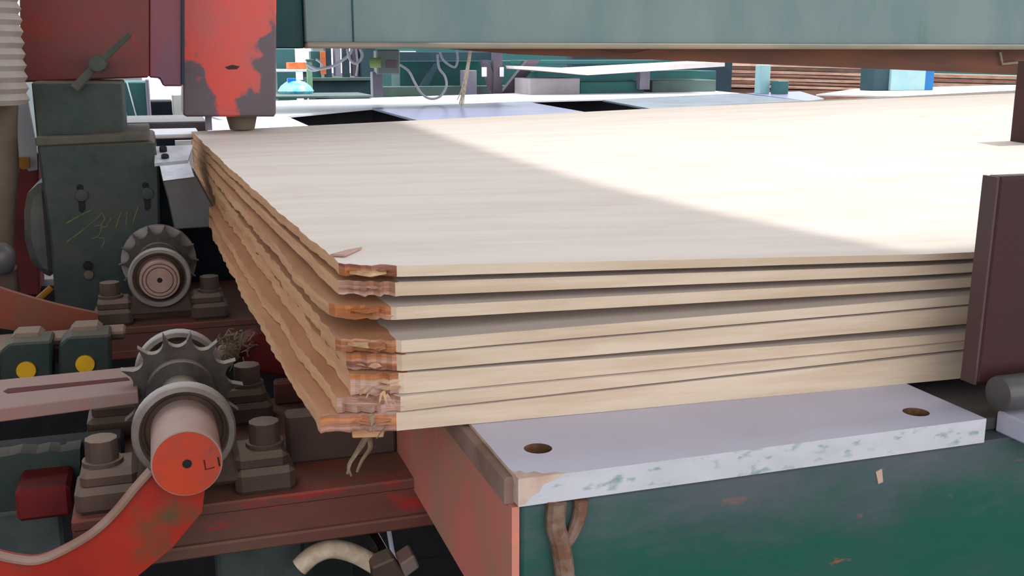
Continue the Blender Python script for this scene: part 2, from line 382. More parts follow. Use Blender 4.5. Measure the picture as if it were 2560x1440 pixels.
for k in range(9):
    px_ = random.uniform(905, 965); py_ = random.uniform(960, 1085)
    a = PY(px_, py_, .826); b_ = PY(px_ + random.uniform(-30, 25), py_ + random.uniform(14, 40), .822); w3 = Vector((random.uniform(.001, .003), 0, .0012))
    obj('hanging_fibre', prism([a - w3, a + w3, b_ + w3 * .3, b_ - w3 * .3], (0, .0012, 0)), random.choice(['splinter', 'shaving', 'torn_wood']), sheets[7 if py_ > 1030 else 6])
for (pts) in (((905, 1115), (880, 1150), (868, 1185)), ((925, 1118), (905, 1150), (892, 1180)), ((890, 1135), (872, 1165), (878, 1190))):
    obj('hanging_fibre', tube(smoothpath([PY(x, y, .90) for x, y in ((920, 1085),) + pts]), .0028, 5, .4), 'shaving', slo)

# ------------------------------------------------------------------ table with white pad
t = thing('saw_table', (.45, .77, 0), 'green steel saw table with a white plastic pad at the front right', 'table')
PX0, PX1, PYa, PYb, PZ0, PZ1 = .238, .668, .702, .835, .878, .900
hole1, hole2 = PZ(1345, 1121, .9), PZ(2290, 1030, .9)
def pad_with_holes(x0, x1, y0, y1, z0, z1, holes, r, n=24):
    """slab with real through holes: strips between holes, each hole cell an annulus from square to circle"""
    V = []; F = []
    def quad(a, b, c, d): k = len(V); V.extend([a, b, c, d]); F.append((k, k + 1, k + 2, k + 3))
    hs = sorted(holes, key=lambda h: h[0]); xs = x0; R = r * 1.35
    for hx, hyy in hs:
        for z in (z0, z1):
            quad((xs, y0, z), (hx - R, y0, z), (hx - R, y1, z), (xs, y1, z))
            quad((hx - R, y0, z), (hx + R, y0, z), (hx + R, hyy - R, z), (hx - R, hyy - R, z))
            quad((hx - R, hyy + R, z), (hx + R, hyy + R, z), (hx + R, y1, z), (hx - R, y1, z))
            for k in range(n):
                a0, a1 = 2 * math.pi * k / n, 2 * math.pi * (k + 1) / n
                def sq(a): c, s = math.cos(a), math.sin(a); m = max(abs(c), abs(s)); return (hx + R * c / m, hyy + R * s / m, z)
                def ci(a): return (hx + r * math.cos(a), hyy + r * math.sin(a), z)
                quad(ci(a0), sq(a0), sq(a1), ci(a1))
        for k in range(n):
            a0, a1 = 2 * math.pi * k / n, 2 * math.pi * (k + 1) / n
            p = lambda a, z: (hx + r * math.cos(a), hyy + r * math.sin(a), z)
            quad(p(a0, z0), p(a1, z0), p(a1, z1), p(a0, z1))
        xs = hx + R
    for z in (z0, z1): quad((xs, y0, z), (x1, y0, z), (x1, y1, z), (xs, y1, z))
    b = .003
    for (a, c) in (((x0, y0), (x1, y0)), ((x1, y0), (x1, y1)), ((x1, y1), (x0, y1)), ((x0, y1), (x0, y0))):
        quad((*a, z0), (*c, z0), (*c, z1), (*a, z1))
    return V, F
V, F = pad_with_holes(PX0, PX1, PYa, PYb, PZ0, PZ1, [(hole1.x, hole1.y), (hole2.x, hole2.y)], .0115)
pd = obj('wear_pad', (V, F), 'pad_white', t, mats=['pad_white', 'pad_edge', 'pad_dust', 'hole_wood'],
         mi=[(0 if abs(V[f[0]][2] - V[f[2]][2]) < 1e-6 else (1 if k >= len(F) - 4 else 3)) for k, f in enumerate(F)])
pd.data.polygons[len(F) - 1].material_index = 2
pd['label'] = 'white plastic wear pad with two bolt holes'
for h in (hole1, hole2):
    obj('bolt_hole_plug', cyl((h.x, h.y, PZ0 + .001), (h.x, h.y, PZ0 + .010), .0112, n=18), 'hole_wood', pd)
# beige chipped corner of packed dust
tp = [(0, -.0008), (.036, -.0008), (.031, .004), (.021, .0035), (.016, .010), (.009, .008), (.006, .015), (.002, .013), (-.0006, .020)]
fp = [(-.0006, .8795), (.005, .880), (.009, .8855), (.016, .888), (.019, .894), (.027, .896), (.036, .9004), (-.0006, .9004)]
obj('packed_dust', join(prism([Vector((PX0 + a, PYa + b_, .9)) for a, b_ in tp], (0, 0, .0007)), prism([Vector((PX0 + a, PYa, b_)) for a, b_ in fp], (0, -.0009, 0))), 'pad_dust', pd)
obj('table_body', box(PX0 + .003, 1.35, PYa + .004, .80, .30, PZ0 - .0015, .003), 'green_table', t)
# red trapezoid side plate
side = [Vector((PX0 - .004, PYa + .004, .8765)), Vector((PX0 - .004, PYa + .004, .45)), Vector((PX0 - .004, .70, .45)), PX(1160, 1440, PX0 - .004), PX(1020, 1200, PX0 - .004), PX(985, 1110, PX0 - .004), Vector((PX0 - .004, 1.16, .8765))]
side = [side[0], side[1], Vector((PX0 - .004, .72, .45)), side[3], side[4], side[5], Vector((PX0 - .004, 1.16, .862)), side[6]]
sd = obj('side_plate', prism(side, (.006, 0, 0)), 'red_side', t); sd['label'] = 'worn red side plate'
# wooden packing strip under the pad's left edge
obj('packing_strip', box(PX0 - .007, PX0 + .004, PYa + .012, 1.0, .874, .897, .002), 'rim_dusty', t)
# Y shaped dried glue run on the front
g = [PY(1392, 1255, PYa), PY(1388, 1310, PYa), PY(1402, 1365, PYa), PY(1412, 1440, PYa), PY(1415, 1500, PYa)]
g2 = [PY(1452, 1250, PYa), PY(1448, 1290, PYa), PY(1430, 1335, PYa), PY(1406, 1372, PYa)]
gl = obj('glue_run', join(tube(smoothpath(g), .0078, 10), tube(smoothpath(g2), .0058, 10, .8)), 'dried_glue', t, smooth=True)
gl['label'] = 'forked run of dried brown glue'
obj('weld_nick', pypoly([(2190, 1180), (2205, 1172), (2208, 1205), (2196, 1210)], PYa + .003, .003), 'pad_dust', t)
# neighbouring pad further right
t2 = thing('infeed_table', (.95, .75, 0), 'second white topped table at the right edge beyond the gap', 'table')
obj('wear_pad', box(.70, 1.3, .664, .725, .8765, .897, .002), 'pad_white', t2)
obj('table_rail', box(.672, 1.34, .726, .90, .877, .889, .002), 'steel_plate', t2)

# stop post at the right, standing on the infeed rail
t = thing('stop_post', (.74, .70, .88), 'dark brown steel stop post pressing the plywood stack at right', 'post')
Yp = .735
obj('post_body', pypoly([(2500, 442), (2760, 432), (2760, 965), (2441, 962)], Yp, .018, .003), 'brown_post', t)
obj('post_lit_side', pypoly([(2494, 443), (2499.5, 442.5), (2440.5, 962), (2435, 962)], Yp + .0005, .0175), 'brown_post_light', t)  # lit left side of the post, its lighter tone put into the colour
r0 = PY(2500, 965, .72)
obj('roller', cyl((r0.x - .012, .71, r0.z - .003), (r0.x + .2, .71, r0.z - .003), .016, n=28, w=.004), 'steel_plate', t, smooth=True)
ub = PZ(2555, 372, 1.043)
tag(obj('press_bar', facebox(2596, 150, 2680, 372, ub.y, .06), 'brown_post'), 'dark upright bar at the far right edge beyond the stack', 'post')

# ------------------------------------------------------------------ sprockets, bearings, cross beams
def hexbolt(x, y, z, r=.0125, h=.016, n=6):
    return cyl((x, y, z), (x, y, z + h), r, r * .97, n=n, w=.0015)
def bearing(name, ax, az, y0, y1, label, group):
    b = thing(name, (ax, (y0 + y1) / 2, az - .09), label, 'bearing', group)
    R = .036; arch = [Vector((ax + R * math.cos(a), y0, az + R * math.sin(a))) for a in [math.pi * k / 24 for k in range(25)]]; R = .050
    arch += [Vector((ax - R - .002, y0, az - .062)), Vector((ax + R + .002, y0, az - .062))]
    obj('housing', prism(arch, (0, y1 - y0, 0), .003), 'cast_dusty', b, smooth=True)
    obj('outer_ring', lathe((ax, y0, az), (0, -1, 0), [(-.002, .0495), (.008, .0495), (.011, .0475), (.011, .0425), (.006, .0405), (-.002, .0405)]), 'cast_rim', b, smooth=True)
    obj('seal', lathe((ax, y0, az), (0, -1, 0), [(-.001, .041), (.004, .041), (.0035, .038), (.001, .036), (.001, .030), (-.001, .030)]), 'bearing_inner', b, smooth=True)
    for s in (-1, 1):
        xi, xo = ax + s * .046, ax + s * .106
        f = obj('foot', join(box(min(xi, xo), max(xi, xo), y0 - .004, y1 + .004, az - .078, az - .050, .006), box(min(xi, ax + s * .1), max(xi, ax + s * .1), y0, y1, az - .054, az - .034, .006)), 'cast_dusty', b)
        bx = ax + s * .079
        bo = obj('bolt', hexbolt(bx, (y0 + y1) / 2, az - .030, .0165, .022, 10), 'cast_dusty', b, smooth=True)
        obj('washer', cyl((bx, (y0 + y1) / 2, az - .035), (bx, (y0 + y1) / 2, az - .0295), .0195, n=20, w=.001), 'cast_dusty', bo)
    return b
def sprocket_vf(ax, az, y0, y1, ro=.067, dep=.0150, teeth=14, ph=0.):
    poly = []
    for k in range(teeth):
        for q in range(8):
            t_ = q / 8; a = 2 * math.pi * (k + t_) / teeth + ph
            r = ro if q == 0 else ro - .002 - dep * math.sqrt(max(0, 1 - (2 * t_ - 1) ** 2))
            poly.append(Vector((ax + r * math.cos(a), y0, az + r * math.sin(a))))
    return prism(poly, (0, y1 - y0, 0))
AX, AZ = .005, .847
def driveline(ax, az, yb, yend, labs, shaft_face):
    s = thing('sprocket_shaft', (ax, yb, az), labs[0], 'shaft')
    sh = obj('shaft', cyl((ax, yend, az), (ax, yb + .02, az), .0315, n=40, w=.0015), 'shaft_dusty', s, smooth=True)
    obj('inner_shaft', cyl((ax, yb + .02, az), (ax, yb + (.268 if yb < 1.5 else .175), az), .022, n=28), 'sprocket_steel', s, smooth=True)
    obj('end_face', cyl((ax, yend - .0008, az), (ax, yend + .001, az), .0300, n=40), shaft_face, sh)
    obj('centre_hole', cyl((ax, yend - .0012, az), (ax, yend + .001, az), .0042, n=16), 'darkest', sh)
    obj('sprocket', sprocket_vf(ax, az, yb + .130, yb + .144), 'sprocket_steel', s)
    obj('sprocket_hub', cyl((ax, yb + .118, az), (ax, yb + .16, az), .037, n=32, w=.002), 'sprocket_steel', s, smooth=True)
    if yb > 1.5: obj('guide_disc', cyl((ax, yb + .150, az), (ax, yb + .164, az), .064, n=40, w=.002), 'cast_rim', s, smooth=True)
    bearing('pillow_block_bearing', ax, az, yb, yb + .052, labs[1], 'pillow block bearings')
    if yb < 1.5: bearing('pillow_block_bearing', ax, az, yb + .215, yb + .267, labs[2], 'pillow block bearings')
    return s
sf = driveline(AX, AZ, 1.045, .952, ['thick shaft with orange painted end and toothed sprocket, nearest at lower left',
    'dusty pillow block bearing around the orange ended shaft, nearest the camera', 'pillow block bearing behind the near sprocket, only its bright rim shows'], 'shaft_face')
sfs = [c for c in sf.children if c.name.startswith('shaft')][0]
# stamped square mark and drag line on the orange end
e0 = [PY(x, y, .9508) for x, y in ((510, 1150), (514, 1174), (536, 1168))]
obj('stamped_mark', tube(e0, .0006, 5), 'dark_red', sfs)
obj('stamped_mark', tube([PY(545, 1143, .9508), PY(549, 1165, .9508)], .0007, 5), 'darkest', sfs)
RAX = -.013
sr = driveline(RAX, .852, 1.80, 1.775, ['dusty shaft and toothed sprocket at middle left, farther from the camera',
    'dusty pillow block bearing with round front at middle left', 'pillow block bearing hidden mostly behind the farther sprocket'], 'shaft_dusty')
srs = [c for c in sr.children if c.name.startswith('shaft')][0]
for rr in (.0215, .0275):
    obj('turned_groove', lathe((RAX, 1.7742, .852), (0, -1, 0), [(0, rr), (.0008, rr), (.0008, rr - .0012), (0, rr - .0012)], 36), 'bearing_inner', srs)

def channel(name, x0, x1, y0, y1, z0, z1, label, m='beam_redbrown'):
    c = thing(name, ((x0 + x1) / 2, y0, z0), label, 'beam')
    obj('top_flange', box(x0, x1, y0, y1, z1 - .012, z1, .002), m, c)
    obj('web', box(x0, x1, y0 + .003, y0 + .013, z0 + .012, z1 - .012, .001), m, c)
    obj('bottom_flange', box(x0, x1, y0 - .004, y1, z0, z0 + .014, .002), m, c)
    return c
channel('cross_beam', -.105, .62, 1.036, 1.36, .714, .769, 'rusty red brown cross beam under the near bearing, running to the table')
channel('cross_beam', -.125, .62, 1.788, 2.12, .722, .774, 'dusty red brown cross beam under the farther bearing')
# dusty upper plate between near bearing and table
tag(obj('mounting_plate', box(.112, .232, 1.115, 1.14, .769, .826, .003), 'cast_dusty'), 'dark dusty steel plate between the near bearing and the red table side', 'plate')
tag(obj('mounting_plate', box(.12, .60, 1.325, 1.345, .769, .80, .003), 'beam_redbrown'), 'brown plate edge behind the near right bolt, under the stack', 'plate')

# ------------------------------------------------------------------ left foreground bits
# slotted flat bar
t = thing('slotted_bar', (-.3, 1.25, .8), 'pinkish flat bar with a long dark slot at left', 'bar')
Yb = 1.24
za = PY(330, 925, Yb).z
bp = [PZ(-60, 955, za), PZ(345, 915, za), PZ(345, 978, za), PZ(-60, 1030, za)]
obj('bar_body', prism(bp, (0, 0, -.014), .001), 'bar_pink', t)
obj('slot', prism([PZ(8, 978, za + .0004), PZ(20, 971, za + .0004), PZ(318, 943, za + .0004), PZ(325, 950, za + .0004), PZ(20, 983, za + .0004)], (0, 0, -.002)), 'slot_red', t)
tag(obj('support_rail', box(-.8, -.06, 1.20, 1.24, .74, .79, .003), 'darkest'), 'black rail below the slotted bar', 'rail')
rl = PY(100, 1140, 1.18)
tag(obj('toothed_rail', pypoly([(-80, 1152), (20, 1140), (50, 1133), (90, 1135), (120, 1128), (150, 1130), (200, 1122), (200, 1260), (-80, 1290)], 1.18, .03), 'dark_green'), 'dark green dusty rail behind the near bearing at the left edge', 'rail')
# valve blocks with yellow caps
for k, (x, y, lab) in enumerate([(66, 925, 'dark valve block with yellow round cap at the left edge'), (213, 909, 'dark valve block with yellow round cap beside the cross beam')]):
    v = thing('valve_block', PY(x, y + 30, 1.52), lab, 'valve', 'valve blocks with yellow caps')
    bm_ = pypoly([(x - 66, y - 46), (x - 42, y - 66), (x + 62, y - 72), (x + 64, y + 40), (x - 66, y + 46)], 1.52, .06, .003)
    obj('block_body', bm_, 'dark_green', v)
    c0 = PY(x, y, 1.52)
    obj('cap', cyl((c0.x, 1.515, c0.z), (c0.x, 1.525, c0.z), .0125, n=24, w=.001), 'yellow', v)
    obj('dusty_knob', join(pypoly([(x - 40, y - 88), (x + 40, y - 92), (x + 42, y - 64), (x - 40, y - 58)], 1.55, .05, .006), pypoly([(x + 40, y - 76), (x + 100, y - 80), (x + 100, y - 60), (x + 40, y - 56)], 1.56, .05, .003)), 'cast_dusty', v)
tag(obj('dusty_ledge', box(-.9, -.13, 1.60, 1.70, .775, .800, .004), 'cast_dusty'), 'dusty ledge behind the valve blocks', 'ledge')
# rear orange strap
st = smoothpath([PY(x, y, 1.74) for x, y in ((-60, 790), (0, 802), (85, 814), (160, 816), (245, 812))])
st2 = smoothpath([PY(x, y, 1.74) for x, y in ((-60, 694), (0, 720), (80, 745), (160, 766), (245, 784))])
V = []; F = []
n_ = len(st)
for k in range(n_):
    for y in (0, .012):
        V += [st2[k] + Vector((0, y, 0)), st[k] + Vector((0, y, 0)) + Vector((0, 0, -.012))]
for k in range(n_ - 1):
    a = k * 4; b = a + 4
    F += [(a, a + 1, b + 1, b), (a + 2, b + 2, b + 3, a + 3), (a, b, b + 2, a + 2), (a + 1, a + 3, b + 3, b + 1)]
F += [(0, 2, 3, 1), (4 * n_ - 4, 4 * n_ - 3, 4 * n_ - 1, 4 * n_ - 2)]
tag(obj('chain_guard', (V, F), 'orange_dull'), 'dull orange curved guard strap left of the farther bearing', 'guard')
# front orange guard with pale rim
t = thing('chain_guard', (-.05, .95, .6), 'bright orange curved chain guard at the bottom left corner', 'guard')
edge = [(378, 1172), (335, 1220), (290, 1275), (235, 1326), (170, 1366), (100, 1396), (40, 1394), (-20, 1378), (-90, 1340)]
YG = .975
out = [PY(x, y, YG) for x, y in edge]
sm = smoothpath(out, 5)
low = [PY(x, y, YG) for x, y in ((-90, 1560), (200, 1560), (330, 1452), (430, 1370), (505, 1280), (512, 1225), (470, 1190))]
pg = obj('guard_plate', prism(sm + low, (0, .010, 0)), 'orange_guard', t)
rm = obj('guard_rim', tube([p + Vector((0, -.003, 0)) for p in sm], .0042, 8), 'rim_dusty', t, smooth=True)
tag(obj('junction_box', facebox(38, 1222, 178, 1300, 1.12, .08, .004), 'dark_red'), 'dark red box behind the orange guard at left', 'box')
tag(obj('floor_plate', facebox(-60, 1290, 165, 1520, 1.20, .05, .004), 'grey_green'), 'grey green plate behind the orange guard', 'plate')

# under the beam
tag(obj('shade_backing', join(box(-1.7, 2.2, 2.34, 2.42, 0, .74, .004), box(.25, 2.2, 1.62, 2.34, .60, .66, .004)), 'darkest'), 'black panels standing in for the deep shade below the gearbox and stack', 'backing')  # black panels added where only deep shade lies under the machine
tag(obj('frame_leg', box(.03, .125, 1.12, 1.22, .0, .714, .004), 'grey_green'), 'grey green steel leg under the near cross beam', 'leg')
tag(obj('frame_leg', box(.175, .24, 1.5, 1.6, .0, .74, .004), 'dark_green'), 'dark green frame leg in shadow beneath the stack', 'leg')
hp = [PY(x, y, 1.08) for x, y in ((748, 1418), (785, 1386), (830, 1372), (880, 1382), (925, 1405), (965, 1432), (1000, 1470))]
tag(obj('rubber_hose', tube(smoothpath(hp), .0105, 12), 'rope', smooth=True), 'beige hose arching out beneath the red brown beam', 'hose')
for k, (q, lab) in enumerate([(((918, 1308), (962, 1384)), 'bright chrome rod below the beam'), (((898, 1314), (935, 1375)), 'dull steel rod beside the chrome rod')]):
    tag(obj('cylinder_rod', cyl(PY(*q[0], 1.15), PY(*q[1], 1.10), .006 - .001 * k, n=16), 'chrome' if k == 0 else 'steel_plate', smooth=True), lab, 'rod')
t = thing('pipe_clamp', PY(1010, 1425, 1.05), 'small pinkish metal clamp on the rod end at bottom', 'clamp')
obj('clamp_block', pypoly([(1000, 1412), (1036, 1388), (1050, 1420), (1015, 1446)], 1.04, .03, .002), 'bar_pink', t)
obj('clamp_body', pypoly([(930, 1420), (985, 1396), (1015, 1440), (1000, 1475), (940, 1475)], 1.05, .03, .002), 'cast_dusty', t)
tag(obj('air_line', tube(smoothpath([PY(x, y, 1.2) for x, y in ((968, 1300), (975, 1345), (985, 1392), (1010, 1440))]), .003, 6), 'cable_pale', smooth=True), 'thin pale air line beside the rods', 'cable')
# rounded red brown slab and shavings by the stack
sl = [PY(x, y, 1.38) for x, y in ((598, 868), (612, 848), (650, 838), (760, 832), (800, 960), (640, 935), (606, 905))]
tag(obj('chain_tensioner', prism(sl, (0, .05, 0), .006), 'dark_red', smooth=True), 'rounded dark red slab between the sprockets and the stack', 'tensioner')
sv = []
for k in range(46):
    p = PY(random.uniform(548, 622), random.uniform(835, 905), 1.36 + random.uniform(-.02, .02)); a = random.uniform(0, 6.28); l = random.uniform(.006, .018)
    q = p + Vector((math.cos(a) * l, random.uniform(-.01, .01), math.sin(a) * l)); m_ = (p + q) / 2 + Vector((random.uniform(-.006, .006), 0, random.uniform(-.004, .007)))
    sv.append(tube(smoothpath([p, m_, q], 4), .0009, 4))
sv.append(lathe(PY(570, 880, 1.39), (0, 0, 1), [(-.014, .003), (-.010, .013), (.0, .017), (.008, .012), (.012, .003)], 12))
tag(obj('wood_shavings', join(*sv), 'shaving'), 'tangle of pale wood shavings caught beside the near sprocket', 'shavings', kind='stuff')

# ------------------------------------------------------------------ left machine
t = thing('gearbox', (-.25, 2.1, .6), 'dark green gearbox housing with bolts and chalk scribble at left', 'gearbox')
Yg = 1.98
obj('gearbox_body', pypoly([(92, 362), (386, 352), (398, 420), (404, 800), (140, 800), (128, 620)], Yg, .30, .004), 'gearbox_green', t)
obj('gearbox_lid', pypoly([(86, 345), (372, 334), (374, 352), (90, 366)], Yg - .006, .30, .002), 'gearbox_lip', t)
obj('upper_housing', pypoly([(78, 205), (304, 205), (312, 338), (92, 348)], Yg + .06, .22, .003), 'gearbox_green', t)
for (x, y) in ((204, 515), (368, 510)):
    s_ = obj('slot', pypoly([(x - 9, y - 16), (x + 9, y - 16), (x + 10, y + 8), (x + 3, y + 17), (x - 6, y + 14)], Yg - .0008, .002), 'darkest', t)
    c0 = PY(x, y - 27, Yg); obj('bolt', cyl((c0.x, Yg - .006, c0.z), (c0.x, Yg + .001, c0.z), .0105, n=12, w=.001), 'gearbox_green', t, smooth=True)
    c1 = PY(x - 4, y - 46, Yg); obj('bolt_recess', cyl((c1.x, Yg - .0008, c1.z), (c1.x, Yg + .001, c1.z), .006, n=12), 'darkest', t)
for (x, y) in ((222, 686), (220, 664)):
    c0 = PY(x, y, Yg); obj('bolt', cyl((c0.x, Yg - .005, c0.z), (c0.x, Yg + .001, c0.z), .0085, n=10, w=.001), 'gearbox_lip' if y > 670 else 'darkest', t, smooth=True)
zz = lambda x, y: PY(x * .28125, 350 + y * .28125, Yg - .0004)
for st_ in ([(590, 910), (740, 800), (870, 690), (900, 650)], [(840, 770), (900, 760), (880, 850), (810, 880)], [(900, 640), (930, 700), (900, 760), (950, 770), (990, 690)],
            [(1030, 780), (1060, 690), (1080, 640)], [(1120, 760), (1130, 640)], [(1180, 740), (1210, 650), (1230, 600)], [(870, 870), (930, 880), (910, 950)], [(590, 740), (700, 680), (820, 620)]):
    obj('chalk_stroke', tube(smoothpath([zz(*q) for q in st_], 4), .0012, 5), 'chalk', t)
t = thing('motor', (-.4, 2.1, .8), 'grey rounded motor cover showing behind the gearbox left side', 'motor')
obj('motor_cover', pypoly([(120, 452), (92, 462), (66, 486), (58, 530), (60, 600), (74, 652), (96, 684), (140, 700)], 2.02, .2, .012), 'motor_grey', t)
tag(obj('steel_column', pypoly([(50, 380), (96, 380), (100, 740), (20, 740), (30, 520)], 2.32, .1, .004), 'dark_red'), 'dark red upright column behind the motor cover at left', 'column')
tag(obj('cloth_sleeve', tube(smoothpath([PY(x, y, 2.05) for x, y in ((-6, 255), (-8, 330), (-4, 420), (-12, 520), (-14, 610))]), .033, 20), 'cloth_cream', smooth=True), 'beige cloth sleeve hanging below the ribbed white duct', 'sleeve')
prof = []
z0, z1 = PY(0, 262, 1.98).z, PY(0, -120, 1.98).z; cx = PY(-34, 100, 1.98).x
k = 0; zq = z0
while zq < z1:
    prof += [(zq - z0, .052), (zq - z0 + .0085, .0575), ]; zq += .0185
prof = [(0, .040)] + prof + [(zq - z0, .040)]
tag(obj('ribbed_duct', lathe((cx, 1.98, z0), (0, 0, 1), prof, 40), 'hose_white', smooth=True), 'white ribbed flexible duct at the top left edge', 'duct')
tag(obj('white_sheet', pypoly([(46, 256), (70, 256), (90, 360), (92, 425), (72, 428), (35, 392)], 2.24, .012), 'sheet_white'), 'white sheet beside the dark green gearbox top at left', 'sheet')
tag(obj('orange_clip', pypoly([(36, 394), (72, 394), (74, 420), (56, 424), (36, 408)], 2.22, .012), 'yellow_orange'), 'orange clip at the foot of the white sheet', 'clip')
tag(obj('yellow_cable', tube([PY(96, 748, 2.0), PY(130, 718, 2.0)], .006, 8), 'yellow_orange'), 'short yellow cable beside the gearbox foot', 'cable')
kb = PY(4, 640, 1.9)
tag(obj('ball_knob', lathe(kb, (0, 0, 1), [(-.03, .008), (-.024, .016), (-.012, .021), (0, .0225), (.012, .019), (.019, .011), (.0225, .002)], 24), 'steel_plate', smooth=True), 'grey ball knob at the left edge', 'knob')
tag(obj('knob_post', facebox(-40, 672, 42, 745, 1.92, .04, .004), 'cast_dusty'), 'dusty post below the grey ball knob', 'post')
# red carriage panel and lever
t = thing('saw_carriage', (-.1, 2.25, 1.1), 'big red painted carriage panel at the top left', 'carriage')
Yr = 2.16
obj('front_panel', pypoly([(46, -160), (372, -160), (372, 194), (52, 206)], Yr, .10, .003), 'red_panel', t)
obj('corner_panel', pypoly([(372, -160), (456, -160), (456, 216), (408, 216), (398, 196), (372, 194)], Yr + .012, .10, .003), 'red_panel_side', t)  # right part of the same red panel, glare painted in
obj('seam_strip', pypoly([(452, -160), (461, -160), (461, 212), (454, 212)], Yr + .006, .03), 'seam_dark', t)
lv = thing('clamp_lever', PY(245, 165, Yr - .02), 'grey green tapered clamp lever slanting across the red panel', 'lever')
obj('lever_arm', tube([PY(186, 222, 2.015), PY(240, 165, 2.02), PY(325, 86, 2.03)], .0085, 10, .55), 'lever', lv, smooth=True)
c0 = PY(243, 160, 2.02); obj('lever_boss', cyl((c0.x, 2.005, c0.z), (c0.x, Yr + .004, c0.z), .0135, n=18, w=.002), 'lever', lv, smooth=True)
# red saw head
hm = mat('head_red', lin(214, 78, 64), lin(190, 88, 84), 6, .42, .64, .45)
nt = hm.node_tree; N = nt.nodes; L = nt.links; b = N['Principled BSDF']; prev = b.inputs['Base Color'].links[0].from_socket
Yh = 2.31
hc = PY(575, 150, Yh); hb = PY(575, 292, Yh)
tc = N.new('ShaderNodeNewGeometry'); sx = N.new('ShaderNodeSeparateXYZ'); L.new(tc.outputs['Position'], sx.inputs[0])
def mth(op, a, b_=None, c_=None):
    m = N.new('ShaderNodeMath'); m.operation = op
    for i_, q in enumerate((a, b_, c_)):
        if q is None: continue
        if isinstance(q, (int, float)): m.inputs[i_].default_value = q
        else: L.new(q, m.inputs[i_])
    return m.outputs[0]
# paint worn to bare dark steel towards the lower corners
dx = mth('ABSOLUTE', mth('SUBTRACT', sx.outputs[0], hc.x - .012)); up = mth('SUBTRACT', sx.outputs[2], hb.z)
nz_ = N.new('ShaderNodeTexNoise'); nz_.inputs['Scale'].default_value = 16; nz_.inputs['Detail'].default_value = 6; L.new(tc.outputs['Position'], nz_.inputs['Vector'])
w_ = mth('ADD', mth('MULTIPLY', dx, 9.0), mth('MULTIPLY', up, -4.2)); w_ = mth('ADD', w_, mth('MULTIPLY', mth('SUBTRACT', nz_.outputs['Fac'], .5), 1.6))
mr = N.new('ShaderNodeMapRange'); mr.inputs[1].default_value = .10; mr.inputs[2].default_value = .20; L.new(w_, mr.inputs[0])
mx = N.new('ShaderNodeMix'); mx.data_type = 'RGBA'; L.new(mr.outputs[0], mx.inputs[0]); L.new(prev, mx.inputs[6]); mx.inputs[7].default_value = lin(98, 84, 90)
L.new(mx.outputs[2], b.inputs['Base Color'])
t = thing('trimming_saw', (hc.x, Yh + .1, hb.z), 'red saw head block with paint worn dark along its lower edges', 'saw head')
obj('head_body', pypoly([(456, -160), (692, -160), (690, 288), (684, 292), (462, 292), (458, 286)], Yh, .17, .004), 'head_red', t)
sc_ = PY(583, 168, Yh); obj('scar', pypoly([(562, 168), (580, 162), (600, 166), (592, 173), (570, 174)], Yh - .0006, .001), 'brown_post', t)
ft = PY(604, 292, 2.375); fz = 1.0512
obj('press_foot', cyl((ft.x, 2.375, fz), (ft.x, 2.375, hb.z + .004), .026, .034, n=28, w=.002), 'cloth_cream', t, smooth=True)
obj('press_pin', cyl((PY(521, 300, 2.37).x, 2.37, fz), (PY(521, 300, 2.37).x, 2.37, hb.z + .004), .007, n=14), 'post_grey', t)
# steel guide plate beside the stack
t = thing('guide_bracket', PY(470, 570, 1.95), 'grey steel guide bracket standing against the left side of the stack', 'bracket')
obj('bracket_body', pypoly([(400, 430), (484, 426), (560, 566), (436, 574), (420, 500)], 1.95, .05, .002), 'steel_plate', t)
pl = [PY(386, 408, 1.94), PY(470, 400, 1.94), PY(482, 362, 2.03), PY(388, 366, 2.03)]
br = obj('glare_plate', prism(pl, (0, .004, -.006)), 'steel_glare', t)  # plate coloured white in place of reflected light
obj('glare_face', pypoly([(398, 408), (472, 402), (486, 442), (408, 452)], 1.945, .006), 'steel_glare', t)
for (x, y) in ((408, 376), (413, 396)):
    q = PY(x, y, 1.97 if y > 385 else 2.005)
    obj('screw', cyl(q + Vector((0, -.004, -.002)), q + Vector((0, -.008, .006)), .0065, n=12), 'darkest', br)
tag(obj('shadow_plate', facebox(384, 415, 440, 600, 2.05, .05), 'blue_black'), 'blue black sheet standing in for the shadow between gearbox and bracket', 'plate')  # dark sheet painting the shadow in this gap
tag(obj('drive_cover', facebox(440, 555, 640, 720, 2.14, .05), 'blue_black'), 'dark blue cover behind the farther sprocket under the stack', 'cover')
tag(obj('bed_bracket', facebox(300, 305, 520, 352, 2.62, .3, .003), 'steel_plate'), 'grey steel bed bracket behind the gearbox beside the stack corner', 'bracket')
tag(obj('bed_strip', facebox(372, 336, 500, 346, 2.40, .2, .002), 'bench_white'), 'narrow white strip beside the far stack corner', 'strip')

# ------------------------------------------------------------------ gantry beam
t = thing('gantry_beam', (1.6, 2.55, 1.22), 'grey green steel gantry beam across the top of the picture', 'beam')
Yq = 2.50
z0 = PY(1500, 122, Yq).z
xL = PY(692, 60, Yq).x; xM = PY(762, 60, Yq).x
obj('beam_web', box(xM, 4.2, Yq, Yq + .20, z0 + .012, z0 + .36, .003), 'beam_grey', t)
e_ = obj('beam_end', box(xL - .08, xM, Yq + .02, Yq + .20, z0, z0 + .36, .003), 'beam_dark', t)
obj('bottom_lip', box(xM, 4.2, Yq - .010, Yq + .06, z0, z0 + .014, .004), 'beam_lip', t)
obj('rust_flange', pypoly([(1120, 122), (2750, 122), (2750, 196), (2560, 187), (2100, 168), (1700, 152), (1300, 136)], Yq + .07, .02), 'rust_flange', t)
xs = PY(880, 60, Yq).x
obj('seam', box(xs, xs + .004, Yq - .002, Yq + .002, z0 + .014, z0 + .36, .0005), 'beam_dark', t)
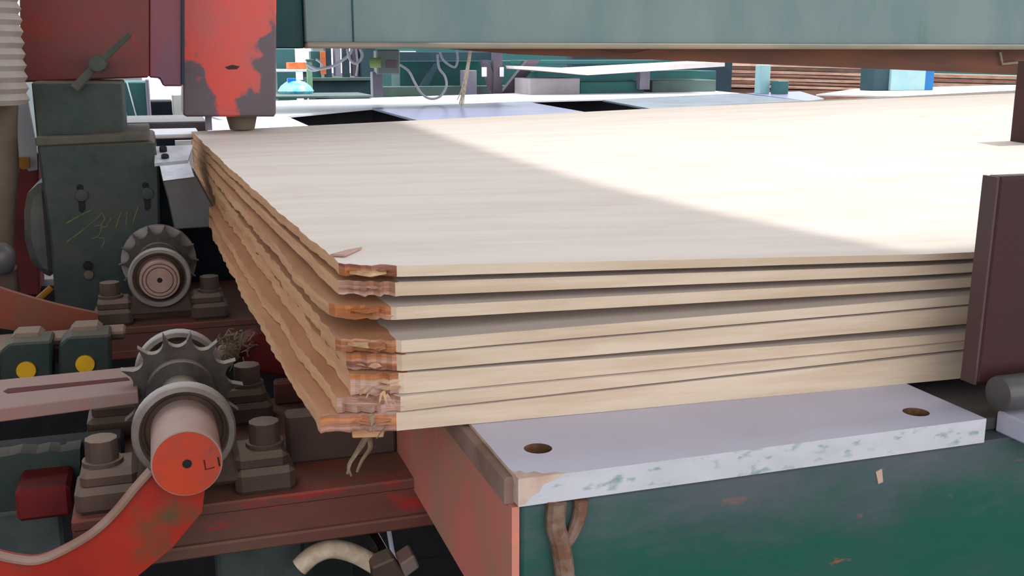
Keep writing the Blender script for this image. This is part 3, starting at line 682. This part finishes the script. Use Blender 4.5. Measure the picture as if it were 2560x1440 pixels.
obj('bracket', tube([PY(2500, 130, Yq + .06), PY(2506, 160, Yq + .06), PY(2545, 156, Yq + .06)], .004, 6), 'beam_lip', t)
obj('hanging_wire', tube(smoothpath([PY(x, y, Yq + .06) for x, y in ((1480, 122), (1530, 130), (1570, 134), (1610, 128), (1640, 120))]), .002, 6), 'rust_flange', t)

# ------------------------------------------------------------------ outfeed benches behind the stack
ZB = .965
def bench(name, pts, m, label, th=.008, z=ZB, cat='bench top', legs=()):
    P = [PZ(x, y, z) for x, y in pts]
    r = thing(name, ((P[0] + P[2]) / 2).to_tuple()[:2] + (0,), label, cat)
    obj('top_board', prism(P, (0, 0, -th)), m, r)
    if legs:
        for q in legs:
            c = PZ(*q, z); obj('bench_leg', box(c.x - .03, c.x + .03, c.y - .03, c.y + .03, 0, z - th, .003), 'machine_dark', r)
    return r
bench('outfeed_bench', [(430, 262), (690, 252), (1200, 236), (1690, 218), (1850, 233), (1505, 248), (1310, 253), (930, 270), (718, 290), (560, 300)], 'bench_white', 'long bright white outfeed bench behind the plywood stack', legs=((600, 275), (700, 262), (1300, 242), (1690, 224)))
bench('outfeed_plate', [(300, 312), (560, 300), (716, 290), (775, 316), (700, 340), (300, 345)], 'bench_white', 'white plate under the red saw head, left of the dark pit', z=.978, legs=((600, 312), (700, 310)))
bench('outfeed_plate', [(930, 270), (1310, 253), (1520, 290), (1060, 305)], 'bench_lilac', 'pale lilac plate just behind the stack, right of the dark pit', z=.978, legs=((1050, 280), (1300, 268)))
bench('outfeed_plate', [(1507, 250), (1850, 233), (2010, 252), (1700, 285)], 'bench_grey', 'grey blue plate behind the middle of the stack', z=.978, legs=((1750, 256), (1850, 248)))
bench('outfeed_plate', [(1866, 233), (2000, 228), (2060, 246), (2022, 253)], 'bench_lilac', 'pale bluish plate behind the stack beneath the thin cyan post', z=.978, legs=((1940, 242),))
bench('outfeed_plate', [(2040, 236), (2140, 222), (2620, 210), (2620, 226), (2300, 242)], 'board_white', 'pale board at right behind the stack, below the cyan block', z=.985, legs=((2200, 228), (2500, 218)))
ob = [o for o in C.objects if o.name == 'outfeed_bench'][0]
ap = [PZ(x, y, ZB - .009) for x, y in ((1850, 232.5), (1505, 247.4), (1310, 252.4), (930, 269.3), (718, 289.2), (560, 299))]
for a_, b_ in zip(ap, ap[1:]):
    obj('shade_skirt', prism([a_, b_, b_ - Vector((0, 0, .40)), a_ - Vector((0, 0, .40))], (0, .012, 0)), 'darkest', ob)  # black sheets added so the gap below the bench reads as shade
tag(obj('pit_shade', box(.1, 3.4, 2.75, 5.4, .50, .52, 0), 'darkest'), 'black sheet standing in for the shade below the outfeed plates', 'deck')  # shade in the gaps put in as a black sheet

# ------------------------------------------------------------------ machinery in the background
YM = 7.4
def bgbox(name, px, Y, d, m, label, cat, group=None, floor=False):
    V, F = facebox(*px, Y, d, .004)
    if floor is not False:
        zm = min(v[2] for v in V); V = [Vector((v[0], v[1], float(floor) if v[2] < zm + .006 else v[2])) for v in V]
    return tag(obj(name, (V, F), m), label, cat, group)
t = thing('conveyor_machine', PY(1100, 300, YM), 'dark green conveyor frame behind the electrical box', 'machine')
obj('top_rail', facebox(1000, 130, 1240, 152, YM, .2), 'machine_dark', t)
obj('side_panel', facebox(1000, 152, 1340, 236, YM + .25, .3), 'machine_green', t)
obj('lower_rail', facebox(960, 215, 1420, 238, YM - .1, .15), 'machine_dull', t)
obj('brace', pypoly([(1040, 236), (1085, 158), (1100, 158), (1060, 236)], YM, .05), 'machine_dark', t)
obj('stub_post', facebox(1160, 176, 1192, 238, YM - .15, .1), 'post_grey', t)
t = thing('press_machine', PY(850, 300, YM), 'dark green machine behind the left end of the beam', 'machine')
obj('machine_base', facebox(780, 196, 932, 240, YM, .4), 'machine_dark', t)
obj('plinth', box(PY(790, 240, YM).x, PY(925, 240, YM).x, YM + .02, YM + .38, 0, PY(850, 239, YM).z, .004), 'machine_dark', t)
obj('base_rail', facebox(778, 194, 930, 202, YM - .05, .1), 'machine_dull', t)
obj('control_column', facebox(905, 120, 940, 240, YM + .05, .3), 'machine_dark', t)
for k, x in enumerate((815, 838, 860, 882)):
    obj('cylinder', facebox(x, 118, x + 14, 196 - 6 * (k % 2), YM + .12, .1), ['machine_dark', 'post_grey', 'machine_dark', 'brown_brace'][k], t)
obj('side_guard', facebox(778, 128, 802, 196, YM + .2, .1), 'machine_green', t)
obj('timber_strip', facebox(803, 128, 815, 186, YM + .1, .05), 'orange_crate', t)
t = thing('stand_pole', PY(772, 240, YM - .3), 'pale green pole left of the dark green machine', 'pole'); obj('pole_body', facebox(769, 150, 781, 240, YM - .3, .04), 'green_pole', t); obj('pole_cap', facebox(766, 148, 784, 153, YM - .31, .06), 'machine_dull', t)
t = thing('switch_box', PY(968, 190, 5.2), 'grey electrical switch box with a round button under the beam', 'electrical box')
obj('box_body', facebox(942, 124, 1000, 186, 5.2, .08, .006), 'box_grey', t)
obj('name_plate', facebox(966, 150, 992, 170, 5.196, .008), 'box_label', t)
q = PY(938, 157, 5.2); obj('push_button', cyl((q.x - .02, 5.22, q.z), (q.x + .03, 5.2, q.z), .024, n=16), 'button_green', t, smooth=True)
obj('box_post', facebox(932, 180, 957, 242, 5.24, .06), 'post_grey', t)
def cable(pts, Y, r, label, m='cable_pale', name='hanging_cable', cat='cable'):
    return tag(obj(name, tube(smoothpath([PY(x, y, Y) for x, y in pts], 6), r, 7), m, smooth=True), label, cat)
cable([(1000, 162), (1022, 178), (1038, 208), (1055, 235), (1078, 247), (1102, 240), (1116, 214), (1112, 190), (1098, 170), (1094, 136)], 5.0, .006, 'pale cable looping low from the electrical box')
cable([(1100, 130), (1110, 152), (1136, 168), (1144, 150), (1142, 126)], 5.0, .006, 'short pale cable loop hanging right of the electrical box')
cable([(765, 158), (790, 172), (812, 170), (830, 166), (850, 155), (872, 138), (880, 122)], 5.2, .007, 'thin grey cable draped across the dark green machine')
cable([(868, 122), (876, 150), (892, 158), (906, 140), (900, 122)], 5.1, .007, 'white wire loop hung beneath the beam near the machine')
cable([(890, 122), (894, 160), (890, 190)], 5.12, .005, 'thin white wire hanging straight down by the machine')
cable([(768, 170), (782, 176), (800, 172), (803, 158), (790, 148)], 5.25, .006, 'small cable coil above the pale green pole')
rp = []
for k in range(7):
    a = random.uniform(-6, 6)
    rp.append(tube(smoothpath([PY(1176 + a * .3, 126, 4.6), PY(1170 + a * .6, 170, 4.6 + a * .002), PY(1160 + a * 1.2, 225, 4.6), PY(1154 + a * 2, 268 - abs(a) * 3, 4.6)], 5), .006, 5, .3))
tag(obj('frayed_rope', join(*rp), 'rope'), 'frayed pale rope hanging from the beam', 'rope')
# blue bag with bottles
t = thing('plastic_bag', PY(740, 240, 6.4), 'bright blue plastic bag beside the pale green pole', 'bag')
q = PY(740, 236, 6.4)
obj('bag_body', lathe((q.x, 6.4, q.z), (0, 0, 1), [(0, .02), (0, .09), (.02, .105), (.05, .085), (.075, .05), (.085, .02)], 14), 'blue_bag', t, smooth=True)
obj('blue_can', facebox(720, 196, 741, 218, 6.36, .05), 'blue_deep', t)
obj('dark_can', facebox(748, 200, 760, 218, 6.38, .04), 'machine_dark', t)
tag(obj('side_bench', join(facebox(600, 240, 935, 246, 6.0, .5)), 'machine_dull'), 'thin bench edge carrying the blue bag', 'bench')
t = thing('side_table', PY(708, 300, 9.5).xy.to_3d(), 'white side table far behind the blue bag', 'table')
sa, sb = PY(640, 174, 9.5), PY(772, 174, 9.5)
obj('table_top', box(sa.x, sb.x, 9.4, 9.8, sa.z - .02, sa.z, .003), 'bench_white', t)
for x_ in (sa.x + .03, sb.x - .05): obj('table_leg', box(x_, x_ + .03, 9.5, 9.53, 0, sa.z - .02, .002), 'machine_dull', t)
bgbox('orange_crate', (722, 156, 768, 172), 9.5, .2, 'orange_crate', 'small orange crate on the white side table', 'crate', floor=sa.z + .001)
bgbox('green_cabinet', (690, 122, 738, 160), 10, .2, 'machine_green', 'green cabinet far behind the saw head corner', 'cabinet', floor=0)
# seen in the gap left of the saw head
bgbox('green_cabinet', (300, 205, 372, 304), 4.4, .3, 'machine_green', 'dark green cabinet between gearbox and saw head', 'cabinet', floor=0)
tag(obj('cable_wire', tube([PY(303, 205, 4.397), PY(318, 302, 4.397)], .003, 6), 'cable_pale'), 'pale wire down the left of the green cabinet', 'wire')
tag(obj('cable_wire', tube([PY(317, 205, 4.397), PY(344, 302, 4.397)], .003, 6), 'cable_pale'), 'slanting pale wire in front of the green cabinet', 'wire')
bgbox('blue_post', (366, 198, 376, 304), 4.35, .05, 'post_grey', 'blue grey post right of the green cabinet', 'post', floor=0)
bgbox('small_cabinet', (376, 253, 432, 302), 5.0, .2, 'blue_black', 'small dark blue green cabinet below the bright doorway, left of the saw head', 'cabinet', floor=0)
bgbox('beige_block', (432, 236, 470, 300), 4.6, .2, 'board_white', 'beige block just left of the saw head foot', 'block', floor=.966)
# V braces
t = thing('brace_frame', PY(1240, 240, 6.6), 'brown V shaped brace frame in the background', 'frame')
obj('brace', pypoly([(1205, 150), (1222, 150), (1250, 236), (1230, 236)], 6.6, .06), 'brown_brace', t)
obj('upright', facebox(1235, 130, 1256, 236, 6.58, .06), 'brown_brace', t)
obj('brace', pypoly([(1320, 150), (1352, 150), (1280, 236), (1252, 236)], 6.62, .06), 'brown_brace', t)
for (x, w) in ((1205, 12), (1250, 10)): obj('white_tag', facebox(x, 168, x + w, 192, 6.56, .01), 'bench_white', t)
# shelf with white board
t = thing('shelf_frame', PY(1560, 240, 6.4), 'green shelf frame carrying boards in the background middle', 'shelf')
obj('upper_rail', facebox(1300, 150, 1760, 160, 6.68, .2), 'machine_green', t)
obj('lower_shelf', facebox(1340, 178, 1790, 200, 6.72, .4), 'machine_green', t)
obj('shelf_back', facebox(1430, 140, 1830, 236, 7.2, .1), 'machine_dark', t)
obj('shelf_leg', facebox(1600, 176, 1625, 224, 6.3, .06), 'post_grey', t)
ws = [PY(1330, 166, 6.3), PY(1420, 154, 6.6), PY(1800, 150, 6.6), PY(1812, 158, 6.35), PY(1806, 172, 6.2), PY(1470, 182, 6.15)]
tag(obj('white_board', prism([PY(1328, 166, 6.1), PY(1470, 172, 6.1), PY(1812, 154, 6.1), PY(1812, 166, 6.1), PY(1470, 188, 6.1), PY(1330, 174, 6.1)], (0, .5, 0)), 'board_white'), 'white board lying on the background shelf', 'board')
bgbox('cardboard_box', (1325, 196, 1450, 236), 6.25, .3, 'carton', 'pale grey box under the shelf', 'box', floor=.966)
bgbox('green_box', (1450, 204, 1610, 236), 6.35, .3, 'machine_green', 'long green box under the shelf behind the leg', 'box', floor=.966)
bgbox('grey_box', (1630, 200, 1790, 232), 6.4, .3, 'machine_dull', 'dull grey green box under the right of the shelf', 'box', floor=.966)
# far board stack at right, every board by itself
for k in range(7):
    y = 160 + k * 9
    o = tag(obj('stacked_board', prism([PY(1800 + random.uniform(-6, 6), y - 4, 9.6), PY(2195 + random.uniform(-8, 8), y + 6, 8.5), PY(2195, y + 13, 8.5), PY(1800, y + 3.4, 9.6)], (.2, .9, 0)), 'board_brown' if k % 2 else 'board_pale'),
        ['top', 'second', 'third', 'middle', 'fifth', 'sixth', 'lowest'][k] + ' brown board of the stack left of the cyan block', 'board', 'boards stacked in the background')
for k in range(3):
    y = 188 + k * 11
    tag(obj('stacked_board', prism([PY(2345, y - 3, 8.3), PY(2700, y + 6, 7.2), PY(2700, y + 15, 7.2), PY(2345, y + 6, 8.3)], (.2, .8, 0)), 'board_brown' if k % 2 else 'board_pale'),
        ['upper', 'middle', 'lower'][k] + ' brown board of the stack right of the blue panel', 'board', 'boards stacked right of the blue panel')
pp = PZ(1913, 234, .979)
lowz = min(PY(1800, 218, 9.6).z, PY(2195, 228, 8.5).z)
pa, pb = PY(1830, 218, 9.6), PY(2180, 228, 8.5)
tag(obj('pallet', prism([Vector((pa.x, pa.y, 0)), Vector((pb.x, pb.y, 0)), Vector((pb.x + .2, pb.y + .8, 0)), Vector((pa.x + .2, pa.y + .8, 0))], (0, 0, lowz)), 'board_brown'), 'wooden pallet base below the background board stack', 'pallet')
bgbox('thin_post', (1900, 162, 1926, 232), pp.y, .06, 'cyan_pale', 'thin cyan grey post before the stacked boards', 'post', floor=.979)
bgbox('small_bracket', (1945, 202, 1972, 230), pp.y - .1, .08, 'machine_green', 'small green bracket right of the thin cyan post', 'bracket', floor=.979)
cq = PZ(2280, 226, .986).y
t = thing('control_cabinet', (PY(2270, 225, cq).x, cq, .985), 'pale cyan control cabinet with dark green and blue sides', 'cabinet')
zb_ = .9855
for nm_, a_, b_, c_, dy, m_ in (('front_door', 2228, 2314, 170, 0, 'cyan_pale'), ('green_side', 2190, 2228, 168, .02, 'machine_dark'), ('blue_side', 2314, 2338, 174, .01, 'blue_paint')):
    x0_, x1_ = PY(a_, 200, cq).x, PY(b_, 200, cq).x
    obj(nm_, box(x0_, x1_, cq + dy, cq + .16, zb_, PY((a_ + b_) / 2, c_, cq).z, .004), m_, t)
# tray the background cables and rope hang from
tray = thing('cable_tray', (.8, 4.95, 1.23), 'steel cable tray behind the gantry beam holding the hanging cables', 'tray')
zt = PY(1000, 119, 4.95).z
obj('tray_base', box(.2, 1.7, 4.55, 5.35, zt, zt + .012, .002), 'machine_dull', tray)
obj('tray_side', box(.2, 1.7, 4.55, 4.56, zt + .012, zt + .07, .002), 'machine_dull', tray)
obj('tray_side', box(.2, 1.7, 5.34, 5.35, zt + .012, zt + .07, .002), 'machine_dull', tray)
bgbox('window_standin', (1000, 128, 1040, 143), 11.44, .05, 'bench_white', 'white panel standing in for a bright window far behind the electrical box', 'board')  # white colour stands in for bright window light at the back
bgbox('rear_partition', (930, 118, 2700, 240), 11.5, .1, 'machine_green', 'long green partition at the back of the hall', 'partition', floor=0)
